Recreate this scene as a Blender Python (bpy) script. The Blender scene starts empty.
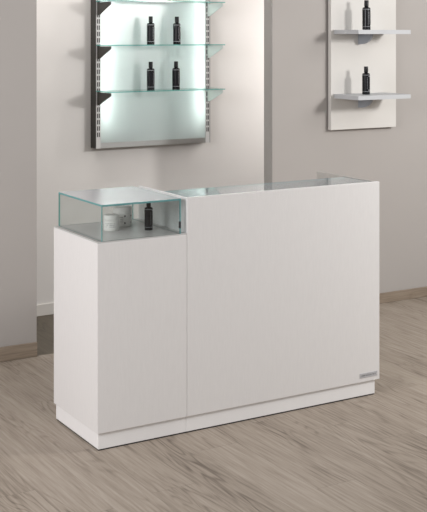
import bpy, bmesh, math, random
from mathutils import Vector, Matrix
random.seed(7)
S = bpy.context.scene
COL = S.collection

# ------------------------------------------------------------------ node helpers
def new_mat(name):
    m = bpy.data.materials.new(name); m.use_nodes = True
    nt = m.node_tree; nt.nodes.clear()
    out = nt.nodes.new('ShaderNodeOutputMaterial')
    return m, nt, out

def N(nt, typ, **kw):
    n = nt.nodes.new(typ)
    for k, v in kw.items():
        if k in n.inputs: n.inputs[k].default_value = v
        else: setattr(n, k, v)
    return n

def math_node(nt, op, a, b=None, c=None):
    n = nt.nodes.new('ShaderNodeMath'); n.operation = op
    for i, v in enumerate((a, b, c)):
        if v is None: continue
        if isinstance(v, (int, float)): n.inputs[i].default_value = v
        else: nt.links.new(v, n.inputs[i])
    return n.outputs[0]

def srgb(r, g, b):
    f = lambda c: (c/12.92 if c <= .04045 else ((c+.055)/1.055)**2.4)
    return (f(r/255), f(g/255), f(b/255), 1)

def paint(name, col, rough=.5, var=.03, scale=6, spec=.3, metal=0, bump=0, stretch=(1, 1, 1)):
    m, nt, out = new_mat(name)
    p = N(nt, 'ShaderNodeBsdfPrincipled', Roughness=rough, Metallic=metal)
    p.inputs['Specular IOR Level'].default_value = spec
    tc = N(nt, 'ShaderNodeTexCoord'); mp = N(nt, 'ShaderNodeMapping'); mp.inputs['Scale'].default_value = stretch
    nt.links.new(tc.outputs['Object'], mp.inputs['Vector'])
    nz = N(nt, 'ShaderNodeTexNoise', Scale=scale, Detail=4)
    nt.links.new(mp.outputs[0], nz.inputs['Vector'])
    rp = N(nt, 'ShaderNodeValToRGB')
    rp.color_ramp.elements[0].position = .3; rp.color_ramp.elements[1].position = .7
    rp.color_ramp.elements[0].color = tuple(c*(1-var) for c in col[:3])+(1,)
    rp.color_ramp.elements[1].color = tuple(min(1, c*(1+var)) for c in col[:3])+(1,)
    nt.links.new(nz.outputs['Fac'], rp.inputs[0]); nt.links.new(rp.outputs[0], p.inputs['Base Color'])
    if bump:
        b = N(nt, 'ShaderNodeBump', Strength=bump, Distance=.002)
        nt.links.new(nz.outputs['Fac'], b.inputs['Height']); nt.links.new(b.outputs[0], p.inputs['Normal'])
    nt.links.new(p.outputs[0], out.inputs[0])
    return m

def wood(name, base, dark, light, plank_w=.19, plank_l=1.25, along='Y', rough=.5, planks=True, grain=1.0):
    """oak boards: rows of planks along one axis, each with its own shift of a contour grain"""
    m, nt, out = new_mat(name)
    tc = N(nt, 'ShaderNodeTexCoord'); sx = N(nt, 'ShaderNodeSeparateXYZ')
    nt.links.new(tc.outputs['Object'], sx.inputs[0])
    X, Y, Z = sx.outputs
    U, V = (X, Y) if along == 'Y' else (Z, X)       # V runs along the board
    row = math_node(nt, 'FLOOR', math_node(nt, 'DIVIDE', U, plank_w))
    wn = N(nt, 'ShaderNodeTexWhiteNoise', noise_dimensions='1D'); nt.links.new(row, wn.inputs['W'])
    vs = math_node(nt, 'ADD', V, math_node(nt, 'MULTIPLY', wn.outputs['Value'], 7.3))
    colm = math_node(nt, 'FLOOR', math_node(nt, 'DIVIDE', vs, plank_l))
    cid = N(nt, 'ShaderNodeCombineXYZ'); nt.links.new(row, cid.inputs[0]); nt.links.new(colm, cid.inputs[1])
    w2 = N(nt, 'ShaderNodeTexWhiteNoise', noise_dimensions='2D'); nt.links.new(cid.outputs[0], w2.inputs['Vector'])
    rnd = w2.outputs['Value']
    # stretched coordinate with a jump per plank
    c = N(nt, 'ShaderNodeCombineXYZ')
    nt.links.new(math_node(nt, 'MULTIPLY', U, 9.0), c.inputs[0])
    nt.links.new(math_node(nt, 'MULTIPLY', V, 1.15), c.inputs[1])
    nt.links.new(math_node(nt, 'MULTIPLY', rnd, 37.0), c.inputs[2])
    n1 = N(nt, 'ShaderNodeTexNoise', Scale=.75, Detail=2.0, Roughness=.4, Distortion=.5); nt.links.new(c.outputs[0], n1.inputs['Vector'])
    cont = math_node(nt, 'SINE', math_node(nt, 'MULTIPLY', n1.outputs['Fac'], 120.0))
    cont = math_node(nt, 'POWER', math_node(nt, 'MULTIPLY_ADD', cont, .5, .5), 3.5)
    # fine fibre
    c2 = N(nt, 'ShaderNodeCombineXYZ')
    nt.links.new(math_node(nt, 'MULTIPLY', U, 90.0), c2.inputs[0])
    nt.links.new(math_node(nt, 'MULTIPLY', V, 4.0), c2.inputs[1]); nt.links.new(rnd, c2.inputs[2])
    n2 = N(nt, 'ShaderNodeTexNoise', Scale=1.0, Detail=5.0, Roughness=.6); nt.links.new(c2.outputs[0], n2.inputs['Vector'])
    # broad clouds: where the grain shows
    n3 = N(nt, 'ShaderNodeTexNoise', Scale=.9, Detail=2.0); nt.links.new(c.outputs[0], n3.inputs['Vector'])
    mask = N(nt, 'ShaderNodeMapRange'); mask.inputs[1].default_value = .38; mask.inputs[2].default_value = .66
    nt.links.new(n3.outputs['Fac'], mask.inputs[0])
    a = math_node(nt, 'MULTIPLY', math_node(nt, 'MULTIPLY', cont, mask.outputs[0]), .36*grain)
    b = math_node(nt, 'MULTIPLY', math_node(nt, 'SUBTRACT', n2.outputs['Fac'], .5), 1.45*grain)
    d = math_node(nt, 'MULTIPLY', math_node(nt, 'SUBTRACT', rnd, .5), .22 if planks else 0)
    cl = math_node(nt, 'MULTIPLY', math_node(nt, 'SUBTRACT', n3.outputs['Fac'], .5), .25*grain)
    t = math_node(nt, 'ADD', math_node(nt, 'ADD', a, b), math_node(nt, 'ADD', d, cl))
    t = math_node(nt, 'ADD', t, .38)
    rp = N(nt, 'ShaderNodeValToRGB'); e = rp.color_ramp.elements
    e[0].position = .08; e[0].color = light; e[1].position = 1; e[1].color = dark
    k = e.new(.45); k.color = base
    nt.links.new(t, rp.inputs[0])
    colr = rp.outputs[0]
    if planks:
        fu = math_node(nt, 'FRACT', math_node(nt, 'DIVIDE', U, plank_w))
        fv = math_node(nt, 'FRACT', math_node(nt, 'DIVIDE', vs, plank_l))
        g1 = math_node(nt, 'LESS_THAN', fu, .009); g2 = math_node(nt, 'LESS_THAN', fv, .0016)
        g = math_node(nt, 'MAXIMUM', g1, g2)
        mx = N(nt, 'ShaderNodeMix', data_type='RGBA')
        nt.links.new(math_node(nt, 'MULTIPLY', g, .35), mx.inputs[0])
        nt.links.new(colr, mx.inputs[6]); mx.inputs[7].default_value = tuple(x*.55 for x in dark[:3])+(1,)
        colr = mx.outputs[2]
    p = N(nt, 'ShaderNodeBsdfPrincipled', Roughness=rough); p.inputs['Specular IOR Level'].default_value = .25
    nt.links.new(colr, p.inputs['Base Color'])
    bp = N(nt, 'ShaderNodeBump', Strength=.12, Distance=.002)
    nt.links.new(n2.outputs['Fac'], bp.inputs['Height']); nt.links.new(bp.outputs[0], p.inputs['Normal'])
    nt.links.new(p.outputs[0], out.inputs[0])
    return m

def glass_face(name, tint=(.975, .990, .987, 1), r0=.04, gain=.96, rough=.01, power=5.0, diffuse_share=0, diffuse_share_col=(.62, .66, .68, 1)):
    """clear pane: tinted see-through plus angle-dependent mirror reflection"""
    m, nt, out = new_mat(name)
    lw = N(nt, 'ShaderNodeLayerWeight', Blend=.5)
    f5 = math_node(nt, 'POWER', lw.outputs['Facing'], power)
    fr = math_node(nt, 'MULTIPLY_ADD', f5, gain, r0)
    nz = N(nt, 'ShaderNodeTexNoise', Scale=3.0)
    tr = N(nt, 'ShaderNodeBsdfTransparent', Color=tint); gl = N(nt, 'ShaderNodeBsdfGlossy', Roughness=rough)
    mx = N(nt, 'ShaderNodeMixShader'); base = tr
    if diffuse_share:
        df = N(nt, 'ShaderNodeBsdfDiffuse', Color=diffuse_share_col); base = N(nt, 'ShaderNodeMixShader', Fac=diffuse_share)
        nt.links.new(tr.outputs[0], base.inputs[1]); nt.links.new(df.outputs[0], base.inputs[2])
    nt.links.new(fr, mx.inputs[0]); nt.links.new(base.outputs[0], mx.inputs[1]); nt.links.new(gl.outputs[0], mx.inputs[2])
    nt.links.new(mx.outputs[0], out.inputs[0])
    return m

def glass_edge(name, col):
    m, nt, out = new_mat(name)
    d = N(nt, 'ShaderNodeBsdfPrincipled', Roughness=.12); d.inputs['Base Color'].default_value = col
    t = N(nt, 'ShaderNodeBsdfTranslucent', Color=col)
    mx = N(nt, 'ShaderNodeMixShader', Fac=.45)
    nt.links.new(d.outputs[0], mx.inputs[1]); nt.links.new(t.outputs[0], mx.inputs[2]); nt.links.new(mx.outputs[0], out.inputs[0])
    return m

def emit(name, col, s):
    m, nt, out = new_mat(name)
    e = N(nt, 'ShaderNodeEmission', Color=col, Strength=s); nt.links.new(e.outputs[0], out.inputs[0]); return m

M = {}
M['white_lacquer'] = paint('white_lacquer', (.77, .755, .75, 1), .42, .015, 30, .35, stretch=(4, 4, .6))
M['panel_shaded'] = paint('panel_shaded', (.47, .445, .415, 1), .5, .015, 20, .2)  # shade and reflected warmth of the panel's inner face put into its colour
M['plinth_white'] = paint('plinth_white', (.86, .85, .85, 1), .4, .01, 20, .3)
M['wall_grey'] = paint('wall_grey', (.425, .398, .378, 1), .85, .015, 3, .1)
M['wall_white'] = paint('wall_white', (.74, .715, .692, 1), .85, .012, 3, .1)
M['board_white'] = paint('board_white', (.66, .64, .61, 1), .6, .01, 6, .2)
M['reveal_shaded'] = paint('reveal_shaded', (.33, .312, .295, 1), .8, .02, 5, .1)  # wall grey darkened to paint in the shade on the partition end
M['base_white'] = paint('base_white', (.70, .67, .635, 1), .6, .02, 8, .2)
M['floor_wood'] = wood('floor_wood', (.328, .275, .225, 1), (.15, .12, .095, 1), (.41, .352, .297, 1))
M['floor_shaded'] = wood('floor_shaded_wood', (.125, .105, .078, 1), (.07, .058, .042, 1), (.155, .132, .10, 1))  # floor wood darkened: the shade in the recess is in the colour
M['base_wood'] = wood('base_wood', (.27, .215, .165, 1), (.13, .098, .072, 1), (.34, .28, .22, 1), along='X', planks=False)
M['grey_top'] = paint('grey_top', (.54, .535, .525, 1), .3, .03, 12, .4)
M['pane'] = glass_face('clear_pane')
M['shelf_glass'] = glass_face('shelf_glass', (.95, .985, .978, 1))
M['top_glass'] = glass_face('top_glass', (.80, .85, .86, 1), .06, .94, diffuse_share=.5)
M['lid_glass'] = glass_face('lid_glass', rough=.16, power=6.0, r0=.04, diffuse_share=.68, diffuse_share_col=(.94, .93, .95, 1))  # pale diffuse share stands in for the bright wall reflected on the lid
M['edge'] = glass_edge('teal_edge', (.20, .46, .47, 1))
M['edge_pale'] = glass_edge('pale_teal_edge', (.17, .46, .42, 1))
M['dark_metal'] = paint('dark_metal', (.055, .052, .046, 1), .45, .08, 10, .4)
M['rail'] = paint('rail_metal', (.62, .61, .60, 1), .35, .02, 20, .4)
M['slot'] = paint('slot_dark', (.05, .045, .045, 1), .7, .05, 20, .2)
M['steel'] = paint('brushed_steel', (.50, .50, .49, 1), .3, .08, 30, .5, metal=.9, stretch=(.3, 8, 8))
M['lit_bracket'] = paint('lit_bracket_metal', (.62, .66, .63, 1), .4, .02, 10, .4)  # light on the right brackets' inner faces painted as a pale metal
M['black'] = paint('black_plastic', (.006, .006, .008, 1), .2, .1, 20, .28)
M['cap'] = paint('black_cap', (.008, .008, .009, 1), .35, .1, 20, .25)
M['print'] = paint('pale_print', (.55, .56, .58, 1), .5, .05, 40, .2)
M['print_dim'] = paint('grey_print', (.16, .16, .17, 1), .5, .05, 40, .2)
M['jar'] = paint('white_jar', (.72, .71, .68, 1), .4, .03, 20, .4)
M['ink'] = paint('dark_ink', (.05, .05, .055, 1), .5, .05, 40, .2)
M['jar_text'] = paint('grey_ink', (.40, .40, .39, 1), .5, .05, 40, .2)
M['shelf_grey'] = paint('shelf_grey', (.50, .51, .525, 1), .45, .02, 12, .3)
M['fin'] = paint('bracket_grey', (.34, .36, .40, 1), .4, .03, 12, .4)
M['plate'] = paint('plate_silver', (.50, .50, .52, 1), .35, .12, 60, .5, metal=.1, stretch=(1, 1, 6))
M['plate_ink'] = paint('plate_ink', (.20, .20, .21, 1), .4, .05, 60, .3)
M['tube'] = emit('tube_light', (.95, 1.0, .985, 1), 125.0)

def diffuser():
    m, nt, out = new_mat('frosted_diffuser')
    t = N(nt, 'ShaderNodeBsdfTranslucent', Color=(.86, .90, .89, 1)); d = N(nt, 'ShaderNodeBsdfDiffuse', Color=(.58, .63, .62, 1))
    nz = N(nt, 'ShaderNodeTexNoise', Scale=4.0)
    mx = N(nt, 'ShaderNodeMixShader', Fac=.5)
    g = N(nt, 'ShaderNodeBsdfGlossy', Roughness=.25); m2 = N(nt, 'ShaderNodeMixShader', Fac=.05)
    nt.links.new(t.outputs[0], mx.inputs[1]); nt.links.new(d.outputs[0], mx.inputs[2])
    nt.links.new(mx.outputs[0], m2.inputs[1]); nt.links.new(g.outputs[0], m2.inputs[2]); nt.links.new(m2.outputs[0], out.inputs[0])
    return m
M['diffuser'] = diffuser()
M['box_white'] = paint('lightbox_white', (.88, .90, .89, 1), .9, .01, 5, .05)

# ------------------------------------------------------------------ mesh helpers
def box(bm, a, b, bev=0.0, mi=0, seg=2):
    x0, y0, z0 = a; x1, y1, z1 = b
    vs = [bm.verts.new(p) for p in ((x0,y0,z0),(x1,y0,z0),(x1,y1,z0),(x0,y1,z0),(x0,y0,z1),(x1,y0,z1),(x1,y1,z1),(x0,y1,z1))]
    fs = [bm.faces.new([vs[i] for i in q]) for q in ((3,2,1,0),(4,5,6,7),(0,1,5,4),(1,2,6,5),(2,3,7,6),(3,0,4,7))]
    for f in fs: f.material_index = mi
    if bev:
        es = list({e for f in fs for e in f.edges})
        r = bmesh.ops.bevel(bm, geom=es, offset=bev, segments=seg, affect='EDGES', profile=.5)
        for f in r['faces']: f.material_index = mi
    return fs

def lathe(bm, prof, n=32, mi=0, c=(0, 0, 0)):
    rings = []
    for r, z in prof:
        if r < 1e-6: rings.append([bm.verts.new((c[0], c[1], c[2]+z))])
        else: rings.append([bm.verts.new((c[0]+r*math.cos(2*math.pi*i/n), c[1]+r*math.sin(2*math.pi*i/n), c[2]+z)) for i in range(n)])
    for A, B in zip(rings, rings[1:]):
        for i in range(n):
            j = (i+1) % n
            if len(A) == 1: f = bm.faces.new((A[0], B[j], B[i]))
            elif len(B) == 1: f = bm.faces.new((A[i], A[j], B[0]))
            else: f = bm.faces.new((A[i], A[j], B[j], B[i]))
            f.material_index = mi; f.smooth = True

def prism(bm, pts, axis, a, b, mi=0):
    """extrude a closed 2-D outline between a and b along an axis"""
    mk = (lambda u, v, w: (w, u, v)) if axis == 'X' else (lambda u, v, w: (u, w, v))
    A = [bm.verts.new(mk(u, v, a)) for u, v in pts]; B = [bm.verts.new(mk(u, v, b)) for u, v in pts]
    n = len(pts); fs = [bm.faces.new(A), bm.faces.new(list(reversed(B)))]
    for i in range(n): fs.append(bm.faces.new((A[i], B[i], B[(i+1) % n], A[(i+1) % n])))
    for f in fs: f.material_index = mi
    bmesh.ops.recalc_face_normals(bm, faces=fs)

def obj(name, bm, mats, parent=None, loc=(0, 0, 0)):
    bmesh.ops.recalc_face_normals(bm, faces=bm.faces)
    me = bpy.data.meshes.new(name); bm.to_mesh(me); bm.free()
    for m in (mats if isinstance(mats, (list, tuple)) else [mats]): me.materials.append(M[m])
    o = bpy.data.objects.new(name, me); COL.objects.link(o)
    if parent: o.parent = parent
    o.location = loc
    return o

def boxes(name, bxs, mats, parent=None, bev=.0015):
    bm = bmesh.new()
    for b in bxs: box(bm, b[0], b[1], b[3] if len(b) > 3 else bev, b[2] if len(b) > 2 else 0)
    return obj(name, bm, mats, parent)

def struct(o): o['kind'] = 'structure'; return o

def thing(name, label, cat, loc=(0, 0, 0), group=None):
    o = bpy.data.objects.new(name, None); COL.objects.link(o); o.location = loc; o.empty_display_size = .1
    o['label'] = label; o['category'] = cat
    if group: o['group'] = group
    return o

def rel(root, a): return tuple(a[i]-root.location[i] for i in range(3))

def rbox(root, name, bxs, mats, bev=.0015):
    """boxes given in world coordinates, stored relative to the thing's base"""
    return boxes(name, [(rel(root, b[0]), rel(root, b[1]))+tuple(b[2:]) for b in bxs], mats, root, bev)

def pane(root, name, a, b, thin, face='pane', edge='edge', parent=None):
    """glass sheet: broad faces clear, narrow edges teal"""
    bm = bmesh.new(); fs = box(bm, rel(root, a), rel(root, b))
    bm.normal_update()
    for f in fs: f.material_index = 0 if abs(f.normal[thin]) > .9 else 1
    return obj(name, bm, [face, edge], parent or root)

# ------------------------------------------------------------------ measures (metres)
YW, YT = 1.492, 1.583          # grey partition, front and rear faces
YB = 2.326                     # white wall in the recess
XL, XR = .322, 1.883           # edges of the opening
TOP = 2.75

# ------------------------------------------------------------------ setting
struct(boxes('floor', [((-5, -6.5, -.06), (6.5, YW-.002, 0))], ['floor_wood'], bev=0))
struct(boxes('floor_recess_shaded', [((-5, YW-.002, -.06), (6.5, YB+.15, 0))], ['floor_shaded'], bev=0))  # separate slab so the recess shade can sit in its colour
struct(boxes('wall_left', [((-5, YW, 0), (XL, YT, TOP))], ['wall_grey'], bev=0))
struct(boxes('wall_right', [((XR+.004, YW, 0), (6.5, YT, TOP))], ['wall_grey'], bev=0))
struct(boxes('wall_back', [((-1.2, YB, 0), (3.4, YB+.1, TOP))], ['wall_white'], bev=0))
struct(boxes('wall_recess_left', [((-1.3, YT, 0), (-1.2, YB+.1, TOP))], ['wall_white'], bev=0))
struct(boxes('wall_recess_right', [((3.4, YT, 0), (3.5, YB+.1, TOP))], ['wall_white'], bev=0))
struct(boxes('recess_light_block', [((-1.3, YW, TOP), (3.5, YB+.1, TOP+.08))], ['wall_white'], bev=0))  # unseen slab added over the recess to cut ambient light and darken its floor
struct(boxes('shaded_wall_end', [((XR, YW, 0), (XR+.004, YT, TOP))], ['reveal_shaded'], bev=0))  # thin skin on the partition end, its shade painted in
struct(boxes('baseboard_left', [((-5, YW-.014, 0), (XL, YW, .079))], ['base_wood'], bev=.003))
struct(boxes('baseboard_right', [((XR, YW-.014, 0), (6.5, YW, .066))], ['base_wood'], bev=.003))
struct(boxes('baseboard_back', [((-1.2, YB-.012, 0), (3.4, YB, .072))], ['base_white'], bev=.002))

# ------------------------------------------------------------------ reception desk
W, D, HL, H, ZP, SX = 1.527, .478, .892, 1.05, .0758, .437
T = .02
desk = thing('reception_desk', 'tall white reception desk with a flat front panel and a narrow glass top', 'desk', ((SX+W)/2, D/2, 0))
rbox(desk, 'front_panel', [((SX+.0008, 0, ZP), (W, T, H))], ['white_lacquer'], .0012)
rbox(desk, 'end_panel', [((SX+.0008, T, ZP), (SX+.013, D, H-.001))], ['white_lacquer'], .001)
rbox(desk, 'end_panel', [((W-.012, T, ZP), (W, .512, H-.001))], ['panel_shaded'], .001)['label'] = 'end panel with shade in its colour'
rbox(desk, 'plinth', [((SX+.0005, .010, 0.006), (W-.022, .030, ZP)), ((W-.042, .030, 0.006), (W-.022, D, ZP)), ((SX+.0005, .030, 0.006), (SX+.02, D, ZP))], ['plinth_white'], .001)
rbox(desk, 'contact_shadow_strip', [((SX+.0005, .013, 0), (W-.026, D-.003, .006))], ['slot'], 0)  # black strip added to paint the contact shadow under the plinth
rbox(desk, 'worktop', [((SX+T, T, .72), (W-T, D+.03, .745))], ['white_lacquer'], .001)
rbox(desk, 'bottom_panel', [((SX+T, T, ZP), (W-T, D-.01, ZP+.018))], ['white_lacquer'], .001)
rbox(desk, 'drawer_unit', [((SX+T, T+.02, .50), (SX+T+.42, D, .72)), ((SX+T+.01, D, .515), (SX+T+.41, D+.014, .705))], ['white_lacquer'], .001)
pane(desk, 'glass_top', (SX+.013, T, H-.013), (W-.012, .268, H-.004), 2, 'top_glass', 'edge')
# small silver plate low on the right of the front
plate = rbox(desk, 'name_plate', [((1.404, -.0022, .0965), (1.512, 0, .1185))], ['plate'], .0006)
plate['label'] = 'small silver plate with tiny dark lettering'
bm = bmesh.new(); x = 1.4125
rr = random.Random(3)
while x < 1.500:
    w = rr.choice((.0028, .004, .0046)); zt = .1115 if rr.random() < .3 else .1095
    k = rr.randint(0, 2)
    X0, X1, z0 = x, x+w, .1045
    a = lambda p, q: box(bm, rel(desk, (p[0], -.0027, p[1])), rel(desk, (q[0], -.0021, q[1])))
    a((X0, z0), (X0+.0012, zt))
    if k: a((X1-.0012, z0), (X1, .1095))
    if k != 1: a((X0, z0), (X1, z0+.001))
    if k == 2: a((X0, .1085), (X1, .1095))
    x += w+(.0018 if rr.random() < .85 else .005)
let = obj('lettering', bm, ['plate_ink'], plate); let.location = (0, 0, 0)

# ------------------------------------------------------------------ display cabinet with glass case
cab = thing('display_cabinet', 'low white cabinet with a glass display case on top, left of the desk', 'cabinet', (SX/2, D/2, 0))
rbox(cab, 'cabinet_body', [((0, 0, ZP), (SX-.0008, D, HL-.006))], ['white_lacquer'], .0012)
rbox(cab, 'plinth', [((.008, .010, .006), (SX-.0005, D-.008, ZP))], ['plinth_white'], .001)
rbox(cab, 'contact_shadow_strip', [((.011, .013, 0), (SX-.0005, D-.011, .006))], ['slot'], 0)  # painted contact shadow below the cabinet plinth
rbox(cab, 'top_panel', [((.001, .001, HL-.006), (SX-.0015, D-.001, HL))], ['grey_top'], .0008)
GT, g = HL+.1565, .0055
cx0, cx1, cy0, cy1 = .022, .408, .004, .474
pane(cab, 'glass_pane', (cx0, cy0, HL), (cx1, cy0+g, GT-.008), 1)
pane(cab, 'glass_pane', (cx0, cy0+g, HL), (cx0+g, cy1, GT-.008), 0, 'pane', 'edge_pale')
pane(cab, 'glass_pane', (cx1-g, cy0+g, HL), (cx1, cy1, GT-.008), 0)
pane(cab, 'glass_pane', (cx0+g, cy1-g, HL), (cx1-g, cy1, GT-.008), 1, 'pane', 'edge_pale')
pane(cab, 'glass_lid', (cx0, cy0, GT-.008), (cx1, cy1, GT), 2, 'lid_glass')
# little black lock at the right front edge of the case
rbox(cab, 'lock', [((cx1-.011, cy0-.002, HL+.025), (cx1-.001, cy0+.002, HL+.055))], ['ink'], .001)['label'] = 'small black lock on the glass edge'

# ------------------------------------------------------------------ lit wall shelving
ux0, ux1, uyF, uz0, uz1 = 1.029, 1.883, 2.250, 1.042, 2.36
unit = thing('shelving_unit', 'backlit wall shelving with glass shelves on slotted metal uprights', 'shelf', ((ux0+ux1)/2, YB, uz0))
RW = .032
for a, b in ((ux0, ux0+.004), (ux1-.004, ux1)):
    s = rbox(unit, 'side_panel', [((a, uyF+.001, uz0), (b, YB, uz1))], ['dark_metal'], .0008)
    s['label'] = 'dark side plate'
rbox(unit, 'backing', [((ux0+.004, YB-.006, uz0+.01), (ux1-.004, YB, uz1-.01))], ['box_white'], 0)
def upright(x0):
    bm = bmesh.new()
    box(bm, rel(unit, (x0, uyF, uz0)), rel(unit, (x0+RW, uyF+.012, uz1)), .0008, 0)
    z = uz0+.075
    while z < uz1-.05:
        for dx in (.0065, .0185):
            box(bm, rel(unit, (x0+dx, uyF-.0006, z)), rel(unit, (x0+dx+.0072, uyF+.004, z+.029)), 0, 1)
        z += .0405
    return obj('upright', bm, ['rail', 'slot'], unit)
upright(ux0+.004); upright(ux1-RW-.004)
rbox(unit, 'light_panel', [((ux0+RW+.004, uyF+.004, uz0+.035), (ux1-RW-.004, uyF+.008, uz1-.02))], ['diffuser'], 0)
rbox(unit, 'bottom_rail', [((ux0+RW+.004, uyF+.001, uz0+.001), (ux1-RW-.004, YB-.006, uz0+.035))], ['steel'], .001)
rbox(unit, 'top_rail', [((ux0+RW+.004, uyF+.001, uz1-.02), (ux1-RW-.004, YB-.006, uz1-.001))], ['steel'], .001)
for x in (ux0+.075, ux1-.075):
    bm = bmesh.new(); lathe(bm, [(0, 0), (.008, 0), (.008, 1.08), (0, 1.08)], 12, 0, rel(unit, (x, uyF+.055, uz0+.16)))
    obj('light_tube', bm, ['tube'], unit)
yb = 2.055
SZ = (1.994, 1.712, 1.417)
for z in SZ:
    for side in (0, 1):
        xa = ux0+.0125 if side == 0 else ux1-.0205
        xb = xa+.006
        bm = bmesh.new()
        prism(bm, [(uyF-.001-YB, z-.012-uz0), (yb-YB, z-.010-uz0), (yb-YB, z-.028-uz0), (uyF-.028-YB, z-.092-uz0), (uyF-.001-YB, z-.092-uz0)],
              'X', xa-unit.location.x, xb-unit.location.x)
        box(bm, rel(unit, (xa-.002, uyF-.012, z-.094)), rel(unit, (xb+.002, uyF+.001, z-.004)), .0008)
        o = obj('bracket', bm, ['dark_metal' if side == 0 else 'lit_bracket'], unit)
        o['label'] = 'dark triangular bracket' if side == 0 else 'triangular bracket coloured as lit'
    pane(unit, 'shelf', (ux0+.001, yb-.004, z-.0072), (ux1-.001, uyF-.003, z-.001), 2, 'shelf_glass', 'edge_pale')

# ------------------------------------------------------------------ shelf board on the right wall
px0, px1, pyF, pz0, pz1 = 2.307, 2.841, 1.450, 1.165, 2.34
pan = thing('display_board', 'white wall board with two light grey shelves on the right wall', 'shelf', ((px0+px1)/2, YW, pz0))
rbox(pan, 'back_board', [((px0, pyF, pz0), (px1, YW-.012, pz1))], ['board_white'], .001)
rbox(pan, 'rear_batten', [((px0+.012, YW-.012, pz0+.012), (px1-.012, YW, pz1-.02))], ['dark_metal'], 0)
for z in (1.8055, 1.395):
    bm = bmesh.new()
    x0, x1, y0 = 2.318, 2.741, 1.182
    pts = [(x0+.012, pyF), (x0, pyF-.03), (x0, y0+.003), (x0+.003, y0), (x1-.003, y0), (x1, y0+.003), (x1, pyF-.03), (x1-.012, pyF)]
    A = [bm.verts.new(rel(pan, (p[0], p[1], z-.026))) for p in pts]; B = [bm.verts.new(rel(pan, (p[0], p[1], z))) for p in pts]
    bm.faces.new(A); bm.faces.new(B)
    for i in range(len(pts)): j = (i+1) % len(pts); bm.faces.new((A[i], A[j], B[j], B[i]))
    sh = obj('shelf', bm, ['shelf_grey'], pan)
    bm = bmesh.new()
    out = [(pyF, z-.0265), (pyF-.140, z-.0265)]
    for k in range(1, 10):
        a = k/9*math.pi/2
        out.append((pyF-.012-.128*math.cos(a), z-.0265-.066*math.sin(a)))
    out.append((pyF, z-.0265-.066))
    prism(bm, [(u-YW, v-pz0) for u, v in out], 'X', 2.526-pan.location.x, 2.538-pan.location.x)
    obj('bracket', bm, ['fin'], sh)['label'] = 'grey quarter-round bracket'

# ------------------------------------------------------------------ bottles
def band(r, zs, cell, n=120):
    bm = bmesh.new()
    V = [[bm.verts.new((r*math.cos(2*math.pi*i/n), r*math.sin(2*math.pi*i/n), z)) for i in range(n)] for z in zs]
    for k in range(len(zs)-1):
        for i in range(n):
            f = bm.faces.new((V[k][i], V[k][(i+1) % n], V[k+1][(i+1) % n], V[k+1][i])); f.smooth = True
            a = (i+.5)*360/n
            f.material_index = cell(k, a-360 if a > 180 else a)
    return bm
def make_bottle():
    t = thing('bottle', 'x', 'bottle')
    bm = bmesh.new()
    lathe(bm, [(0, 0), (.0225, 0), (.0243, .002), (.0245, .004), (.0245, .126), (.0238, .1305), (.0205, .1345), (.0125, .137), (.0115, .1375), (.0115, .141), (0, .141)], 40)
    obj('bottle_body', bm, ['black'], t)
    bm = bmesh.new()
    lathe(bm, [(0, .1405), (.0128, .1405), (.0132, .142), (.0132, .1755), (.0122, .178), (0, .178)], 28)
    obj('cap', bm, ['cap'], t)
    # printed label: one wrapped band whose cells carry thin pale rings and small rows of print
    zs = [.0185, .0198, .0245, .0305, .036]
    z = .036; rr = random.Random(5)
    while z < .104:
        z += rr.choice((.003, .005, .007)); zs.append(z); z += .003; zs.append(z)
    zs += [.113, .119, .1235, .1248]
    rows = [[rr.random() < .6 for _ in range(120)] for _ in zs]
    def cell(k, a):                      # a in degrees
        if k in (0, len(zs)-2): return 0
        if k in (2, len(zs)-4) and -78 < a < -50: return 0 if rows[k][int(a+180)//3] else 2
        if 4 <= k < len(zs)-5 and k % 2 == 0 and -101 < a < -94: return 1
        return 2
    obj('label_print', band(.0247, zs, cell), ['print', 'print_dim', 'black'], t)
    return t
proto = make_bottle()
first = True
def place_bottle(loc, rz, label, group, s=1.0):
    global first
    if first: r = proto; first = False
    else:
        r = proto.copy(); COL.objects.link(r)
        for ch in list(proto.children):
            c = ch.copy(); COL.objects.link(c); c.parent = r
    r.location = loc; r.rotation_euler = (0, 0, rz); r.scale = (s, s, s)
    r['label'] = label
    if group: r['group'] = group
    elif 'group' in r: del r['group']
    return r
GA, GB = 'bottles on the backlit glass shelves', 'bottles on the wall board shelves'
ys = 2.155
place_bottle((1.378, ys, SZ[1]-.001), .35, 'left black bottle on the upper of the two stocked glass shelves', GA, 1.03)
place_bottle((1.572, ys, SZ[1]-.001), .1, 'right black bottle on the upper of the two stocked glass shelves', GA, 1.03)
place_bottle((1.378, ys, SZ[2]-.001), .5, 'left black bottle on the lowest glass shelf of the lit unit', GA, 1.03)
place_bottle((1.566, ys, SZ[2]-.001), .45, 'right black bottle on the lowest glass shelf of the lit unit', GA, 1.03)
place_bottle((2.484, 1.312, 1.8055), .2, 'black bottle on the upper grey shelf of the white wall board', GB, 1.06)
place_bottle((2.481, 1.312, 1.395), -.2, 'black bottle on the lower grey shelf of the white wall board', GB, 1.0)
place_bottle((.330, .165, HL), .2, 'small black bottle inside the glass display case', None, .76)

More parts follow.
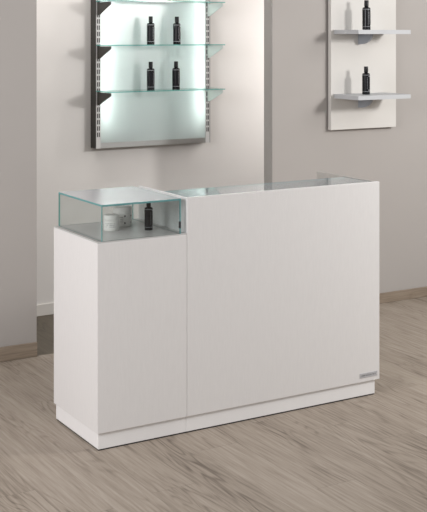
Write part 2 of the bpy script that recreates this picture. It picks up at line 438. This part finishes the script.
# ------------------------------------------------------------------ jars in the case
def jar(loc, r, h, label, marks):
    t = thing('jar', label, 'jar', loc, 'white jars in the glass case')
    bm = bmesh.new()
    lathe(bm, [(0, 0), (r*.95, 0), (r*.985, .003), (r*.985, h*.66), (r*.93, h*.68), (0, h*.68)], 48)
    obj('jar_body', bm, ['jar'], t)
    bm = bmesh.new()
    lathe(bm, [(0, h*.68), (r*.98, h*.68), (r, h*.70), (r, h*.96), (r*.97, h), (r*.3, h), (0, h)], 48)
    obj('lid', bm, ['jar'], t)
    zs = [h*q for q in (.12, .16, .25, .30, .36, .41, .47, .52, .61)]
    rr = random.Random(9); rows = [[rr.random() < .6 for _ in range(120)] for _ in zs]
    def cell(k, a):
        if marks and k in (1, 7) and (-106 < a < -95 or -58 < a < -47): return 0
        if k in (2, 4, 6) and -162 < a < (-112 if marks else -85) and rows[k][int(a+180)//3]: return 1
        return 2
    obj('label_print', band(r*.985+.0003, zs, cell), ['ink', 'jar_text', 'jar'], t)
    return t
jar((.183, .247, HL), .036, .069, 'shorter white lidded jar at the front left inside the glass case', False)
jar((.279, .330, HL), .044, .088, 'wider white lidded jar with dark marks behind the shorter jar', True)

# ------------------------------------------------------------------ light
def area(name, loc, target, size, power, col=(1, 1, 1), size_y=None):
    l = bpy.data.lights.new(name, 'AREA'); l.energy = power; l.color = col
    l.shape = 'RECTANGLE' if size_y else 'DISK'; l.size = size
    if size_y: l.size_y = size_y
    o = bpy.data.objects.new(name, l); COL.objects.link(o); o.location = loc
    o.rotation_euler = (Vector(target)-Vector(loc)).to_track_quat('-Z', 'Y').to_euler()
    return o
area('key_lamp', (3.3, -1.6, 2.25), (2.0, 1.6, 1.2), .40, 50, (1, .98, .96))
area('fill_lamp', (-3.6, -1.0, 2.2), (.4, .9, .6), 2.0, 112, (1, .985, .995), 1.6)
area('side_fill', (4.6, -1.6, 2.9), (2.6, 1.2, .4), 1.6, 38, (1, .98, .955), 1.6)  # unseen fill added to brighten the right wall and floor
area('recess_fill', (2.9, 1.66, 1.7), (1.7, 2.3, 1.4), .12, 12, (1, .97, .95), 1.2)  # hidden fill added behind the right partition to brighten the white wall
area('recess_strip_fill', (.6, 1.72, 2.70), (.6, 2.33, 1.1), 1.8, 11, (1, .975, .955), .08)  # unseen wall wash added to even out the white wall
wd = bpy.data.worlds.new('room_light'); S.world = wd; wd.use_nodes = True
bg = wd.node_tree.nodes['Background']; bg.inputs[0].default_value = (1, .992, .985, 1); bg.inputs[1].default_value = .46

# ------------------------------------------------------------------ camera (level, with a vertical shift)
f, th, y0 = 1135.52, .5357, 34.43
cam = bpy.data.cameras.new('camera'); co = bpy.data.objects.new('camera', cam); COL.objects.link(co)
co.location = (-2.041, -4.4046, 1.7768); co.rotation_euler = (math.pi/2, 0, -th)
cam.sensor_fit = 'VERTICAL'; cam.sensor_height = 36; cam.lens = f/512*36
cam.shift_y = -(256-y0)/512
cam.clip_start = .05
S.camera = co
S.view_settings.view_transform = 'Standard'; S.view_settings.look = 'None'
S.view_settings.exposure = .09; S.view_settings.gamma = 1
S.cycles.use_denoising = True
S.cycles.max_bounces = 12; S.cycles.transparent_max_bounces = 24
S.cycles.caustics_reflective = False; S.cycles.caustics_refractive = False
